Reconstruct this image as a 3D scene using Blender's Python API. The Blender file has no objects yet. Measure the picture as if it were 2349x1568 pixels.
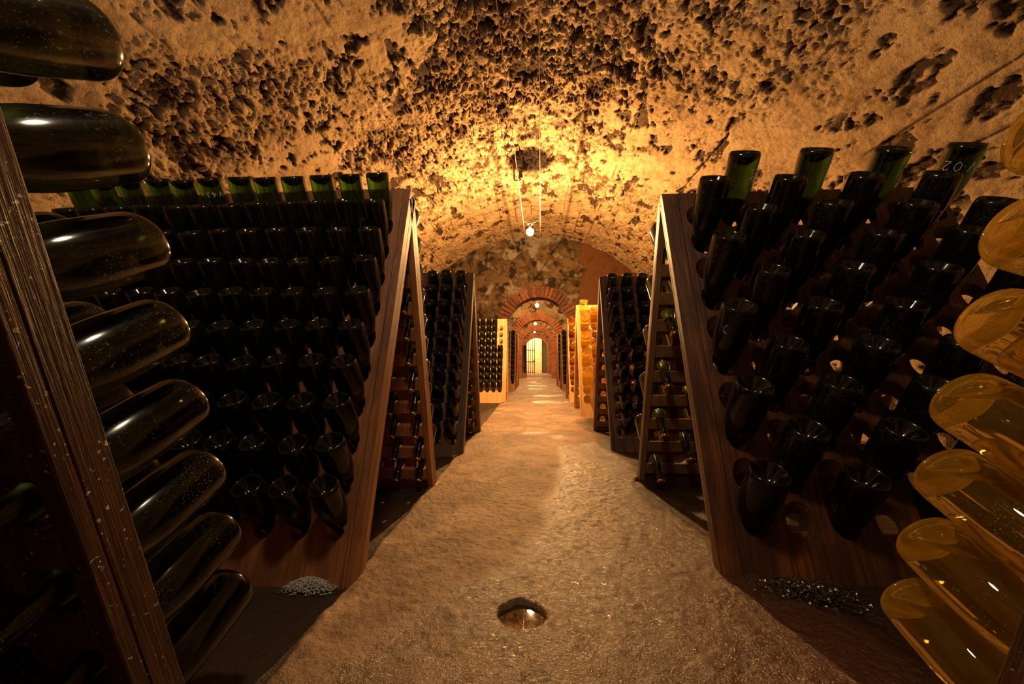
import bpy, bmesh, math, random
import numpy as np
from mathutils import Vector, Matrix

S = bpy.context.scene
COL = S.collection
R = math.radians
rnd = random.Random(7)

# ------------------------------------------------------------------ camera
FPX, CH = 880.0, 0.65
cam = bpy.data.cameras.new('camera')
cam.sensor_width = 36.0
cam.lens = FPX * 36.0 / 2349.0
cam.clip_start = 0.02
camo = bpy.data.objects.new('camera', cam)
COL.objects.link(camo)
yaw, pitch = R(3.479), R(2.987)
fw = Vector((-math.sin(yaw) * math.cos(pitch), math.cos(yaw) * math.cos(pitch), math.sin(pitch)))
rt = Vector((math.cos(yaw), math.sin(yaw), 0))
up = rt.cross(fw)
camo.matrix_world = Matrix(((rt.x, up.x, -fw.x, 0), (rt.y, up.y, -fw.y, 0), (rt.z, up.z, -fw.z, CH), (0, 0, 0, 1)))
S.camera = camo

# ------------------------------------------------------------------ world, exposure
world = bpy.data.worlds.new('world')
S.world = world
world.use_nodes = True
world.node_tree.nodes['Background'].inputs[0].default_value = (0.9, 0.6, 0.35, 1)
world.node_tree.nodes['Background'].inputs[1].default_value = 0.0
S.view_settings.view_transform = 'Standard'
S.view_settings.look = 'None'
S.view_settings.gamma = 1.0
S.view_settings.use_curve_mapping = False
S.view_settings.exposure = 1.45

WARM = (1.0, 0.52, 0.165)
COOL = (1.0, 0.73, 0.48)
# lamp positions: x, y, z, watts, colour
LAMPS = [(-0.062, 4.8, 2.30, 200.0, WARM), (0.048, 9.8, 2.10, 66.0, WARM), (0.003, 14.0, 2.05, 58.0, WARM),
         (-0.038, 18.3, 2.08, 54.0, WARM), (-0.13, 0.35, 2.32, 9.0, COOL), (-0.45, 21.5, 2.25, 90.0, (1.0, 0.68, 0.32))]


def add_lamp_light(i):
    x, y, z, w, c = LAMPS[i]
    l = bpy.data.lights.new('bulb_light', 'POINT')
    l.energy = w
    l.color = c
    l.shadow_soft_size = 0.105 if i == 4 else 0.009
    o = bpy.data.objects.new('bulb_light', l)
    o.location = (x, y, z)
    COL.objects.link(o)


for i in range(len(LAMPS)):
    add_lamp_light(i)


# ------------------------------------------------------------------ numpy noise
def _h(ix, iy, iz, s):
    n = (ix.astype(np.uint32) * np.uint32(374761393) + iy.astype(np.uint32) * np.uint32(668265263)
         + iz.astype(np.uint32) * np.uint32(2147483647) + np.uint32(s * 144665 + 1013))
    n = (n ^ (n >> np.uint32(13))) * np.uint32(1274126177)
    n = (n ^ (n >> np.uint32(16))) * np.uint32(2246822519)
    n = n ^ (n >> np.uint32(15))
    return (n & np.uint32(0xFFFFFF)).astype(np.float32) / 16777215.0


def vnoise(P, s=0):
    P = np.asarray(P, np.float32)
    I = np.floor(P).astype(np.int32)
    f = P - I
    f = f * f * (3 - 2 * f)
    out = 0
    for dx in (0, 1):
        wx = f[:, 0] if dx else 1 - f[:, 0]
        for dy in (0, 1):
            wy = f[:, 1] if dy else 1 - f[:, 1]
            for dz in (0, 1):
                wz = f[:, 2] if dz else 1 - f[:, 2]
                out = out + wx * wy * wz * _h(I[:, 0] + dx, I[:, 1] + dy, I[:, 2] + dz, s)
    return out


def fbm(P, o=4, s=0, g=0.5):
    P = np.asarray(P, np.float32)
    a, t, n = 1.0, 0.0, 0.0
    for k in range(o):
        t = t + a * vnoise(P * (2.03 ** k) + 17.3 * k, s + k)
        n += a
        a *= g
    return t / n


def worley(P, s=0):
    P = np.asarray(P, np.float32)
    I = np.floor(P).astype(np.int32)
    N = len(P)
    f1 = np.full(N, 9, np.float32)
    f2 = np.full(N, 9, np.float32)
    cid = np.zeros(N, np.float32)
    for dx in (-1, 0, 1):
        for dy in (-1, 0, 1):
            for dz in (-1, 0, 1):
                a, b, c = I[:, 0] + dx, I[:, 1] + dy, I[:, 2] + dz
                hx = _h(a, b, c, s)
                d = np.sqrt((a + hx - P[:, 0]) ** 2 + (b + _h(a, b, c, s + 1) - P[:, 1]) ** 2 + (c + _h(a, b, c, s + 2) - P[:, 2]) ** 2)
                m = d < f1
                f2 = np.where(m, f1, np.minimum(f2, d))
                cid = np.where(m, _h(a, b, c, s + 3), cid)
                f1 = np.where(m, d, f1)
    return f1, f2, cid


def sst(a, b, x):
    t = np.clip((x - a) / (b - a), 0, 1)
    return t * t * (3 - 2 * t)


# ------------------------------------------------------------------ mesh helpers
def link(name, me, mat=None, parent=None):
    o = bpy.data.objects.new(name, me)
    COL.objects.link(o)
    if mat and me is not None and not me.materials:
        me.materials.append(mat)
    if parent:
        o.parent = parent
    return o


def tag(o, label=None, cat=None, group=None, kind=None):
    if label: o['label'] = label
    if cat: o['category'] = cat
    if group: o['group'] = group
    if kind: o['kind'] = kind
    return o


def empty(name, loc):
    o = bpy.data.objects.new(name, None)
    o.location = loc
    o.empty_display_size = 0.05
    COL.objects.link(o)
    return o


def mesh_of(verts, faces, smooth=False, name='mesh'):
    me = bpy.data.meshes.new(name)
    me.from_pydata([tuple(v) for v in verts], [], [tuple(f) for f in faces])
    me.validate()
    bm = bmesh.new(); bm.from_mesh(me)
    bmesh.ops.recalc_face_normals(bm, faces=bm.faces)
    bm.to_mesh(me); bm.free()
    if smooth:
        me.polygons.foreach_set('use_smooth', [True] * len(me.polygons))
    return me


def grid_mesh(V, nu, nv, attrs=None, flip=False, name='grid'):
    """V: (nu*nv,3) array in u-major order; quads built with numpy"""
    me = bpy.data.meshes.new(name)
    i = np.arange(nu - 1)[:, None] * nv + np.arange(nv - 1)[None, :]
    q = np.stack([i, i + 1, i + nv + 1, i + nv], -1).reshape(-1, 4)
    if flip: q = q[:, ::-1]
    me.vertices.add(len(V)); me.vertices.foreach_set('co', np.asarray(V, np.float32).ravel())
    me.loops.add(q.size); me.loops.foreach_set('vertex_index', q.astype(np.int32).ravel())
    me.polygons.add(len(q))
    me.polygons.foreach_set('loop_start', np.arange(0, q.size, 4, dtype=np.int32))
    me.polygons.foreach_set('use_smooth', np.ones(len(q), bool))
    me.update(calc_edges=True)
    for k, a in (attrs or {}).items():
        at = me.attributes.new(k, 'FLOAT', 'POINT')
        at.data.foreach_set('value', np.asarray(a, np.float32))
    return me


class MB:
    def __init__(s): s.v, s.f = [], []

    def box(s, c, d, M=None):
        n = len(s.v)
        for sx in (-.5, .5):
            for sy in (-.5, .5):
                for sz in (-.5, .5):
                    p = Vector((c[0] + sx * d[0], c[1] + sy * d[1], c[2] + sz * d[2]))
                    s.v.append(M @ p if M else p)
        s.f += [tuple(n + k for k in q) for q in ((0, 1, 3, 2), (4, 6, 7, 5), (0, 4, 5, 1), (2, 3, 7, 6), (0, 2, 6, 4), (1, 5, 7, 3))]
        return s

    def tube(s, pts, r, n=8, cap=True):
        pts = [Vector(p) for p in pts]
        base = len(s.v)
        ref = None
        for k, p in enumerate(pts):
            t = (pts[min(k + 1, len(pts) - 1)] - pts[max(k - 1, 0)]).normalized()
            if ref is None:
                ref = t.orthogonal().normalized()
            ref = (ref - t * ref.dot(t)).normalized()
            b = t.cross(ref)
            rr = r[k] if isinstance(r, (list, tuple)) else r
            for j in range(n):
                a = 2 * math.pi * j / n
                s.v.append(p + ref * (rr * math.cos(a)) + b * (rr * math.sin(a)))
        for k in range(len(pts) - 1):
            for j in range(n):
                s.f.append((base + k * n + j, base + k * n + (j + 1) % n, base + (k + 1) * n + (j + 1) % n, base + (k + 1) * n + j))
        if cap:
            s.f.append(tuple(base + j for j in range(n)))
            s.f.append(tuple(base + (len(pts) - 1) * n + j for j in reversed(range(n))))
        return s

    def lathe(s, prof, n=24, M=None, bead=0.0):
        """prof: (r, z); r==0 closes to a point"""
        rings = []
        for r, z in prof:
            if r < 1e-6:
                s.v.append(M @ Vector((0, 0, z)) if M else Vector((0, 0, z)))
                rings.append([len(s.v) - 1])
            else:
                ring = []
                for j in range(n):
                    a = 2 * math.pi * j / n
                    p = Vector((r * math.cos(a), r * math.sin(a), z))
                    s.v.append(M @ p if M else p)
                    ring.append(len(s.v) - 1)
                rings.append(ring)
        for a, b in zip(rings, rings[1:]):
            for j in range(n):
                k = (j + 1) % n
                if len(a) == 1 and len(b) == 1: continue
                if len(a) == 1: s.f.append((a[0], b[j], b[k]))
                elif len(b) == 1: s.f.append((a[j], a[k], b[0]))
                else: s.f.append((a[j], a[k], b[k], b[j]))
        return s

    def mesh(s, smooth=False, name='mesh'):
        return mesh_of(s.v, s.f, smooth, name)


def bevel(me, w, seg=1):
    bm = bmesh.new(); bm.from_mesh(me)
    bmesh.ops.bevel(bm, geom=list(bm.edges), offset=w, segments=seg, affect='EDGES', clamp_overlap=True)
    bm.to_mesh(me); bm.free()
    return me


# ------------------------------------------------------------------ materials
class NT:
    def __init__(s, name):
        s.m = bpy.data.materials.new(name)
        s.m.use_nodes = True
        s.t = s.m.node_tree
        s.b = s.t.nodes['Principled BSDF']
        s.out = s.t.nodes['Material Output']

    def n(s, typ, **kw):
        nd = s.t.nodes.new(typ)
        for k, v in kw.items():
            if k in nd.inputs: nd.inputs[k].default_value = v
            else: setattr(nd, k, v)
        return nd

    def l(s, a, b): s.t.links.new(a, b)

    def coord(s, scale=(1, 1, 1), kind='Object', rand=True):
        tc = s.n('ShaderNodeTexCoord')
        mp = s.n('ShaderNodeMapping')
        mp.inputs['Scale'].default_value = scale
        s.l(tc.outputs[kind], mp.inputs['Vector'])
        if rand:
            oi = s.n('ShaderNodeObjectInfo')
            ml = s.n('ShaderNodeMath', operation='MULTIPLY'); ml.inputs[1].default_value = 37.0
            s.l(oi.outputs['Random'], ml.inputs[0])
            cx = s.n('ShaderNodeCombineXYZ')
            s.l(ml.outputs[0], cx.inputs[0]); s.l(ml.outputs[0], cx.inputs[2])
            s.l(cx.outputs[0], mp.inputs['Location'])
        return mp.outputs['Vector']

    def noise(s, vec, scale, detail=4, rough=0.6, dist=0.0):
        nd = s.n('ShaderNodeTexNoise')
        nd.inputs['Scale'].default_value = scale
        nd.inputs['Detail'].default_value = detail
        nd.inputs['Roughness'].default_value = rough
        nd.inputs['Distortion'].default_value = dist
        if vec is not None: s.l(vec, nd.inputs['Vector'])
        return nd.outputs['Fac']

    def ramp(s, fac, stops, interp='LINEAR'):
        nd = s.n('ShaderNodeValToRGB')
        cr = nd.color_ramp
        cr.interpolation = interp
        while len(cr.elements) < len(stops): cr.elements.new(0.5)
        for e, (p, c) in zip(cr.elements, stops):
            e.position = p
            e.color = (*c, 1) if not isinstance(c, float) else (c, c, c, 1)
        s.l(fac, nd.inputs['Fac'])
        return nd.outputs['Color']

    def mix(s, fac, a, b, blend='MIX'):
        nd = s.n('ShaderNodeMix', data_type='RGBA', blend_type=blend)
        for i, v in ((0, fac), (6, a), (7, b)):
            if hasattr(v, 'node'): s.l(v, nd.inputs[i])
            elif i == 0: nd.inputs[0].default_value = v
            else: nd.inputs[i].default_value = (*v, 1)
        return nd.outputs[2]

    def math(s, op, a, b=None, clamp=False):
        nd = s.n('ShaderNodeMath', operation=op)
        nd.use_clamp = clamp
        for i, v in ((0, a), (1, b)):
            if v is None: continue
            if hasattr(v, 'node'): s.l(v, nd.inputs[i])
            else: nd.inputs[i].default_value = v
        return nd.outputs[0]

    def attr(s, name):
        nd = s.n('ShaderNodeAttribute'); nd.attribute_name = name
        return nd.outputs['Fac']

    def bump(s, h, strength=0.5, dist=0.01, base=None):
        nd = s.n('ShaderNodeBump')
        nd.inputs['Strength'].default_value = strength
        nd.inputs['Distance'].default_value = dist
        s.l(h, nd.inputs['Height'])
        if base is not None: s.l(base, nd.inputs['Normal'])
        return nd.outputs['Normal']

    def set(s, **kw):
        for k, v in kw.items():
            k = k.replace('_', ' ')
            if hasattr(v, 'node'): s.l(v, s.b.inputs[k])
            elif isinstance(v, tuple): s.b.inputs[k].default_value = (*v, 1)
            else: s.b.inputs[k].default_value = v
        return s


def mat_stone(name, light, mid, dark, pitc, grey=(0.30, 0.27, 0.22), use_attr=True, red=False):
    t = NT(name)
    v = t.coord(rand=not use_attr)
    n1 = t.noise(v, 2.2, 5, 0.65, 0.4)
    n2 = t.noise(v, 11, 6, 0.7, 0.3)
    n3 = t.noise(v, 60, 4, 0.7)
    c = t.ramp(n1, [(0.32, dark), (0.5, mid), (0.66, light)])
    c = t.mix(t.ramp(n2, [(0.40, 0.0), (0.68, 0.75)]), c, light)
    c = t.mix(t.ramp(n2, [(0.30, 0.85), (0.43, 0.0)]), c, dark)
    c = t.mix(t.ramp(n3, [(0.30, 0.55), (0.45, 0.0)]), c, dark)
    if use_attr:
        st = t.attr('tone')
        c = t.mix(t.ramp(st, [(0.0, 0.75), (0.28, 0.0)]), c, grey)
        c = t.mix(t.ramp(st, [(0.72, 0.0), (1.0, 0.5)]), c, light)
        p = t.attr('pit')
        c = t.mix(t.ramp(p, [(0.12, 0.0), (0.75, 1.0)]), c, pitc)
        if red: c = t.mix(t.attr('red'), c, (0.15, 0.058, 0.022))
    n5 = t.noise(v, 5.5, 5, 0.7, 0.6)
    c = t.mix(t.ramp(n5, [(0.34, 0.6), (0.46, 0.0)]), c, tuple(x * 0.5 for x in mid))
    n6 = t.noise(v, 34, 5, 0.75, 0.5)
    c = t.mix(t.ramp(n6, [(0.34, 0.8), (0.44, 0.0)]), c, dark)
    c = t.mix(t.ramp(n6, [(0.58, 0.0), (0.70, 0.5)]), c, tuple(min(1, x * 1.2) for x in light))
    h = t.math('ADD', t.noise(v, 28, 6, 0.75), t.math('MULTIPLY', t.noise(v, 110, 4, 0.7), 0.6))
    h = t.math('ADD', h, t.math('MULTIPLY', n6, 0.6))
    t.set(Base_Color=c, Roughness=0.75, Normal=t.bump(h, 1.0, 0.018))
    t.b.inputs['Specular IOR Level'].default_value = 0.25
    return t.m


def mat_wood(name, a, b, c, rough=0.55, mould=0.0, edge=None):
    t = NT(name)
    v = t.coord((14, 14, 1.1))
    n1 = t.noise(v, 2.0, 6, 0.65, 0.8)
    v2 = t.coord((60, 60, 1.5))
    n2 = t.noise(v2, 2.5, 4, 0.7)
    v3 = t.coord((1, 1, 1))
    n3 = t.noise(v3, 5.0, 4, 0.6, 0.5)
    col = t.ramp(n1, [(0.30, a), (0.52, b), (0.72, c)])
    col = t.mix(t.ramp(n2, [(0.35, 0.6), (0.55, 0.0)]), col, a)
    col = t.mix(t.ramp(n3, [(0.40, 0.55), (0.60, 0.0)]), col, a)
    if mould:
        n4 = t.noise(v3, 150, 2, 0.5)
        n5 = t.noise(v3, 9, 3, 0.5)
        msk = t.math('MULTIPLY', t.ramp(n4, [(0.66, 0.0), (0.71, 1.0)]), t.ramp(n5, [(0.45, 0.0), (0.6, mould)]))
        col = t.mix(msk, col, (0.75, 0.66, 0.5))
    h = t.math('ADD', n2, t.math('MULTIPLY', n1, 0.6))
    t.set(Base_Color=col, Roughness=rough, Normal=t.bump(h, 0.45, 0.004))
    return t.m


M = {}
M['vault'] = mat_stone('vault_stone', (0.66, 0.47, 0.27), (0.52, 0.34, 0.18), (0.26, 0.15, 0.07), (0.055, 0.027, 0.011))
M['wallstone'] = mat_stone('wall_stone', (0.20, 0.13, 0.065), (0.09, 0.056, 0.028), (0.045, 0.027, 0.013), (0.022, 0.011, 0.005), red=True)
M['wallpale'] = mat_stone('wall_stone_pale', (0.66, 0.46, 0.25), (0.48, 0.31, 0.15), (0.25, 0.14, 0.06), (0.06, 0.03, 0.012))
M['plaster'] = mat_stone('cream_plaster', (0.85, 0.74, 0.52), (0.78, 0.66, 0.45), (0.55, 0.42, 0.25), (0.2, 0.12, 0.05), use_attr=False)
M['rock'] = mat_stone('loose_stone', (0.64, 0.46, 0.27), (0.46, 0.31, 0.17), (0.24, 0.14, 0.07), (0.1, 0.05, 0.02), use_attr=False)
M['redplaster'] = mat_stone('red_brown_plaster', (0.24, 0.11, 0.045), (0.20, 0.085, 0.035), (0.13, 0.05, 0.02), (0.1, 0.05, 0.02), use_attr=False)


def mat_brick(name, a, b, c):
    t = NT(name)
    oi = t.n('ShaderNodeObjectInfo')
    v = t.coord()
    n = t.noise(v, 18, 5, 0.7)
    col = t.ramp(oi.outputs['Random'], [(0.0, a), (0.5, b), (1.0, c)])
    col = t.mix(t.ramp(n, [(0.35, 0.7), (0.6, 0.0)]), col, tuple(x * 0.35 for x in a))
    t.set(Base_Color=col, Roughness=0.8, Normal=t.bump(n, 0.6, 0.006))
    return t.m


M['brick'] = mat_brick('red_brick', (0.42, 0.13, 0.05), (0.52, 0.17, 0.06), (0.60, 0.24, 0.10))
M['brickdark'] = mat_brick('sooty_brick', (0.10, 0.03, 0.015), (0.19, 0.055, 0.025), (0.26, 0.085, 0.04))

M['wood_red'] = mat_wood('oak_red_brown', (0.13, 0.045, 0.016), (0.34, 0.13, 0.045), (0.48, 0.21, 0.08))
M['wood_dark'] = mat_wood('oak_dark_weathered', (0.035, 0.016, 0.009), (0.14, 0.050, 0.020), (0.36, 0.11, 0.030), 0.45)
M['wood_grey'] = mat_wood('oak_grey_brown', (0.06, 0.035, 0.018), (0.15, 0.085, 0.045), (0.26, 0.15, 0.08), 0.6)
M['wood_pine'] = mat_wood('pale_pine', (0.52, 0.27, 0.10), (0.70, 0.42, 0.18), (0.80, 0.52, 0.25), 0.6)
M['wood_mould'] = mat_wood('oak_mould_specked', (0.02, 0.008, 0.004), (0.075, 0.026, 0.010), (0.20, 0.075, 0.022), 0.42, mould=0.9)
M['wood_red_lit'] = mat_wood('oak_red_brown_lit', (0.20, 0.075, 0.025), (0.44, 0.19, 0.065), (0.60, 0.29, 0.11))  # lighter copy of the red oak: lamplight on battens and stiles put into its colour
M['wood_edge'] = mat_wood('oak_edge_worn', (0.14, 0.07, 0.025), (0.24, 0.13, 0.05), (0.38, 0.22, 0.09), 0.5)


def mat_dark_glass(name, tint, dust=0.25, trans=1.0):
    t = NT(name)
    v = t.coord()
    n1 = t.noise(v, 9, 4, 0.6)
    n2 = t.noise(v, 320, 2, 0.6)
    dm = t.math('MULTIPLY', t.ramp(n2, [(0.60, 0.0), (0.70, 1.0)]), t.ramp(n1, [(0.46, 0.0), (0.64, dust)]))
    t.set(Base_Color=tint, Roughness=t.ramp(n1, [(0.3, 0.06), (0.7, 0.20)]), IOR=1.52, Transmission_Weight=trans)
    d = t.n('ShaderNodeBsdfDiffuse'); d.inputs['Color'].default_value = (0.5, 0.44, 0.34, 1)
    mx = t.n('ShaderNodeMixShader')
    t.l(dm, mx.inputs[0]); t.l(t.b.outputs[0], mx.inputs[1]); t.l(d.outputs[0], mx.inputs[2])
    t.l(mx.outputs[0], t.out.inputs['Surface'])
    return t.m


M['bottle'] = mat_dark_glass('dark_green_glass', (0.006, 0.0065, 0.003), 0.12, 0.12)
M['bottle_top'] = mat_dark_glass('green_glass_lit', (0.042, 0.12, 0.022))  # same glass as the other rows, with the backlight put into a greener tint
M['bottle_back'] = mat_dark_glass('brown_black_glass', (0.016, 0.02, 0.008))
M['magnum'] = mat_dark_glass('black_green_glass', (0.006, 0.0055, 0.003), 0.40, 0.12)
M['magnum_top'] = mat_dark_glass('black_green_glass_lit', (0.018, 0.045, 0.012), 0.3)  # top-row copy of the magnum glass, brighter tint stands in for light from behind
M['bottle_front'] = mat_dark_glass('dusty_dark_glass', (0.045, 0.06, 0.018), 0.35)
M['amber'] = mat_dark_glass('amber_glass', (0.75, 0.42, 0.10), 0.1)


def mat_wine():
    t = NT('clear_glass_golden_wine')
    v = t.coord()
    n1 = t.noise(v, 9, 4, 0.6)
    n2 = t.noise(v, 420, 2, 0.6)
    dm = t.math('MULTIPLY', t.ramp(n2, [(0.62, 0.0), (0.70, 1.0)]), t.ramp(n1, [(0.50, 0.0), (0.66, 0.5)]))
    t.set(Base_Color=(1.0, 0.78, 0.26), Roughness=0.02, IOR=1.37, Transmission_Weight=1.0)
    d = t.n('ShaderNodeBsdfDiffuse'); d.inputs['Color'].default_value = (0.75, 0.6, 0.35, 1)
    mx = t.n('ShaderNodeMixShader')
    tl = t.n('ShaderNodeBsdfTranslucent'); tl.inputs['Color'].default_value = (1.0, 0.66, 0.06, 1)
    df = t.n('ShaderNodeBsdfDiffuse'); df.inputs['Color'].default_value = (0.80, 0.50, 0.05, 1)
    hz = t.n('ShaderNodeMixShader', Fac=0.3); t.l(tl.outputs[0], hz.inputs[1]); t.l(df.outputs[0], hz.inputs[2])
    m0 = t.n('ShaderNodeMixShader', Fac=0.13); t.l(t.b.outputs[0], m0.inputs[1]); t.l(hz.outputs[0], m0.inputs[2])
    t.l(dm, mx.inputs[0]); t.l(m0.outputs[0], mx.inputs[1]); t.l(d.outputs[0], mx.inputs[2])
    t.l(mx.outputs[0], t.out.inputs['Surface'])
    return t.m


M['wine'] = mat_wine()
t = NT('air_in_bottle'); t.set(Base_Color=(1, 1, 1), Roughness=0.0, IOR=0.74, Transmission_Weight=1.0); M['air'] = t.m


def simple(name, col, rough=0.5, metal=0.0, nscale=None, namp=0.4):
    t = NT(name)
    if nscale:
        n = t.noise(t.coord(), nscale, 4, 0.6)
        t.set(Base_Color=t.mix(t.ramp(n, [(0.35, namp), (0.65, 0.0)]), col, tuple(c * 0.35 for c in col)), Normal=t.bump(n, 0.3, 0.003))
    else:
        t.set(Base_Color=col)
    t.set(Roughness=rough, Metallic=metal)
    return t.m


M['iron'] = simple('rusty_iron', (0.10, 0.06, 0.035), 0.6, 0.6, 60)
M['cable'] = simple('cable_metal', (0.35, 0.24, 0.14), 0.4, 0.8, 200)
M['cap_silver'] = simple('crown_cap_silver', (0.75, 0.66, 0.5), 0.3, 1.0, 90)
M['cap_yellow'] = simple('crown_cap_yellow', (0.75, 0.62, 0.10), 0.4, 0.0, 90)
M['cap_gold'] = simple('crown_cap_gold', (0.85, 0.5, 0.12), 0.25, 1.0, 90)
M['chalk'] = simple('white_chalk', (0.85, 0.85, 0.85), 0.9, 0.0, 300)
M['salt'] = simple('white_mineral_crust', (0.70, 0.68, 0.66), 0.45, 0.0, 120)
M['gravel'] = simple('wet_gravel', (0.06, 0.035, 0.016), 0.15, 0.0, 80)
t = NT('lit_bulb'); t.set(Base_Color=(1, 0.9, 0.7)); t.b.inputs['Emission Color'].default_value = (1, 0.86, 0.62, 1); t.b.inputs['Emission Strength'].default_value = 14.0; 
_tr = t.n('ShaderNodeBsdfTransparent'); _em = t.n('ShaderNodeEmission', Strength=40.0); _em.inputs['Color'].default_value = (1, 0.84, 0.58, 1)
_ad = t.n('ShaderNodeAddShader'); t.l(_tr.outputs[0], _ad.inputs[0]); t.l(_em.outputs[0], _ad.inputs[1]); t.l(_ad.outputs[0], t.out.inputs['Surface'])
M['bulb'] = t.m
M['bulb_frosted'] = t.m.copy(); M['bulb_frosted'].name = 'frosted_bulb'
[n for n in M['bulb_frosted'].node_tree.nodes if n.type == 'EMISSION'][0].inputs['Strength'].default_value = 9.0
t = NT('clear_water'); t.set(Base_Color=(1, 0.9, 0.7), Roughness=0.02, IOR=1.33, Transmission_Weight=1.0); M['water'] = t.m


def mat_floor():
    t = NT('wet_concrete')
    v = t.coord(rand=False)
    wet = t.attr('wet'); rust = t.attr('rust')
    n1 = t.noise(v, 2.5, 6, 0.7, 0.6)
    n2 = t.noise(v, 16, 6, 0.75)
    n3 = t.noise(v, 130, 3, 0.7)
    c = t.ramp(n1, [(0.30, (0.15, 0.085, 0.042)), (0.5, (0.30, 0.18, 0.095)), (0.68, (0.46, 0.30, 0.17))])
    c = t.mix(t.ramp(n2, [(0.33, 0.7), (0.5, 0.0)]), c, (0.10, 0.053, 0.025))
    c = t.mix(t.ramp(n3, [(0.34, 0.6), (0.44, 0.0)]), c, (0.09, 0.05, 0.024))
    c = t.mix(t.ramp(n3, [(0.66, 0.0), (0.74, 0.5)]), c, (0.55, 0.38, 0.2))
    n4 = t.noise(v, 7, 6, 0.75, 0.8)
    c = t.mix(t.ramp(n4, [(0.36, 0.75), (0.52, 0.0)]), c, (0.105, 0.056, 0.026))
    c = t.mix(t.ramp(n4, [(0.56, 0.0), (0.70, 0.6)]), c, (0.44, 0.29, 0.165))
    c = t.mix(t.math('MULTIPLY', wet, 0.62), c, (0.085, 0.040, 0.015))
    c = t.mix(t.math('MULTIPLY', rust, 0.9), c, (0.080, 0.024, 0.006))
    c = t.mix(t.attr('dirt'), c, (0.030, 0.015, 0.007))
    rg = t.math('SUBTRACT', t.ramp(n2, [(0.3, 0.5), (0.7, 0.72)]), t.math('MULTIPLY', wet, 0.42))
    h = t.math('ADD', t.noise(v, 45, 5, 0.75), t.math('MULTIPLY', n3, 0.55))
    nb_ = t.bump(h, 0.8, 0.010)
    t.set(Base_Color=c, Roughness=rg, Normal=nb_, Coat_Weight=t.math('MULTIPLY', wet, 0.38), Coat_Roughness=0.20, Coat_Normal=nb_)
    return t.m


M['floor'] = mat_floor()

# ------------------------------------------------------------------ the vault
VR, VZ, YW = 2.78, 0.44, 7.7       # radius, springing height, end wall of the first chamber
WALLS = [7.7, 11.9, 16.0, 20.6]


def vault_chamber(name, y0, y1, ny, na, rough, x0=0.0, fine=True, mat='vault'):
    a = np.linspace(0.0, math.pi, na)
    y = y0 if isinstance(y0, np.ndarray) else np.linspace(y0, y1, ny)
    ny = len(y)
    A, Y = np.meshgrid(a, y, indexing='ij')
    A, Y = A.ravel(), Y.ravel()
    P = np.stack([x0 - VR * np.cos(A), Y, VZ + VR * np.sin(A)], -1).astype(np.float32)
    crown = np.sin(A) ** 3
    low = fbm(P * 0.9, 3, 5)
    m = sst(0.36, 0.62, low + 0.30 * crown - 0.12 + 0.16 * (fbm(P * 4, 4, 9, .6) - 0.5))
    m = m * (1 - 0.65 * sst(4.6, 5.9, Y))
    wq = P + 0.11 * (np.stack([fbm(P * 8, 3, 31, .6), fbm(P * 8, 3, 32, .6), fbm(P * 8, 3, 33, .6)], -1) - .5)
    f1, f2, cid = worley(wq * np.array([11, 7.5, 11], np.float32), 3)
    g1, g2, gid = worley(wq * np.array([27, 20, 27], np.float32), 13)
    part = sst(0.42, 0.58, fbm(P * 5, 3, 15))
    crack = (1 - sst(0.0, 0.16, f2 - f1)) * part
    crack2 = (1 - sst(0.0, 0.25, g2 - g1)) * sst(0.45, 0.55, fbm(P * 9, 2, 16))
    med = fbm(P * 19, 5, 21, 0.65)
    ridge = 1 - np.abs(2 * fbm(P * 12, 4, 71, .6) - 1) * 2.2
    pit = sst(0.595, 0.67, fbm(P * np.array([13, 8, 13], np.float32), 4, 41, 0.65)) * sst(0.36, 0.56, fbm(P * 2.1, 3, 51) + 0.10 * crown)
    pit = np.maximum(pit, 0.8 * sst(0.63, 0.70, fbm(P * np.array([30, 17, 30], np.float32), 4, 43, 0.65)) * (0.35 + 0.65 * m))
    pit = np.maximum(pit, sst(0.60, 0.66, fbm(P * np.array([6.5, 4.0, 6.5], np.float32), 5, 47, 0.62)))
    rag = fbm(P * np.array([44, 30, 44], np.float32), 4, 49, 0.7)
    # board marks of the old formwork, running along the vault
    arc = A * VR / 0.27 + 0.15 * fbm(np.stack([A * 1.0, Y * 0.2, Y * 0], -1), 2, 77)
    lid = np.floor(arc + 0.5)
    on = _h(lid.astype(np.int32), np.floor(Y / 1.7).astype(np.int32), lid.astype(np.int32) * 0, 5) > 0.35
    line = np.exp(-((arc - lid) * 0.27 / 0.008) ** 2) * (1 - 0.8 * m) * on * sst(.40, .52, fbm(P * 3.1, 3, 83))
    d = rough * (m * (-0.026 * crack + 0.046 * (cid - 0.5) * part * (1 - crack) - 0.014 * crack2 + 0.016 * (gid - 0.5) - 0.012 * sst(.5, 1, ridge)))
    d += rough * (0.040 * (med - 0.5) * (0.35 + m) + 0.040 * (rag - .5) * (0.3 + m) + 0.035 * (fbm(P * 3.5, 3, 61) - 0.5))
    d += -0.030 * rough * pit * (0.6 + 0.8 * rag) - 0.010 * line
    d = d * 1.0
    r = VR - d
    V = np.stack([x0 - r * np.cos(A), Y, VZ + r * np.sin(A)], -1)
    pv = np.clip(np.maximum(np.maximum(pit, 0.75 * m * crack + 0.45 * m * crack2 + 0.55 * m * sst(.52, .36, med)), 0.9 * line), 0, 1)  # mask for dark colour in pits and crevices: painted shade as well as dirt
    tone = 0.5 + (cid - 0.5) * np.clip(m * 1.5, 0, 1) * part
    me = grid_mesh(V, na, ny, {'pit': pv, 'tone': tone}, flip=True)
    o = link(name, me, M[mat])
    tag(o, kind='structure')
    return o


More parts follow.
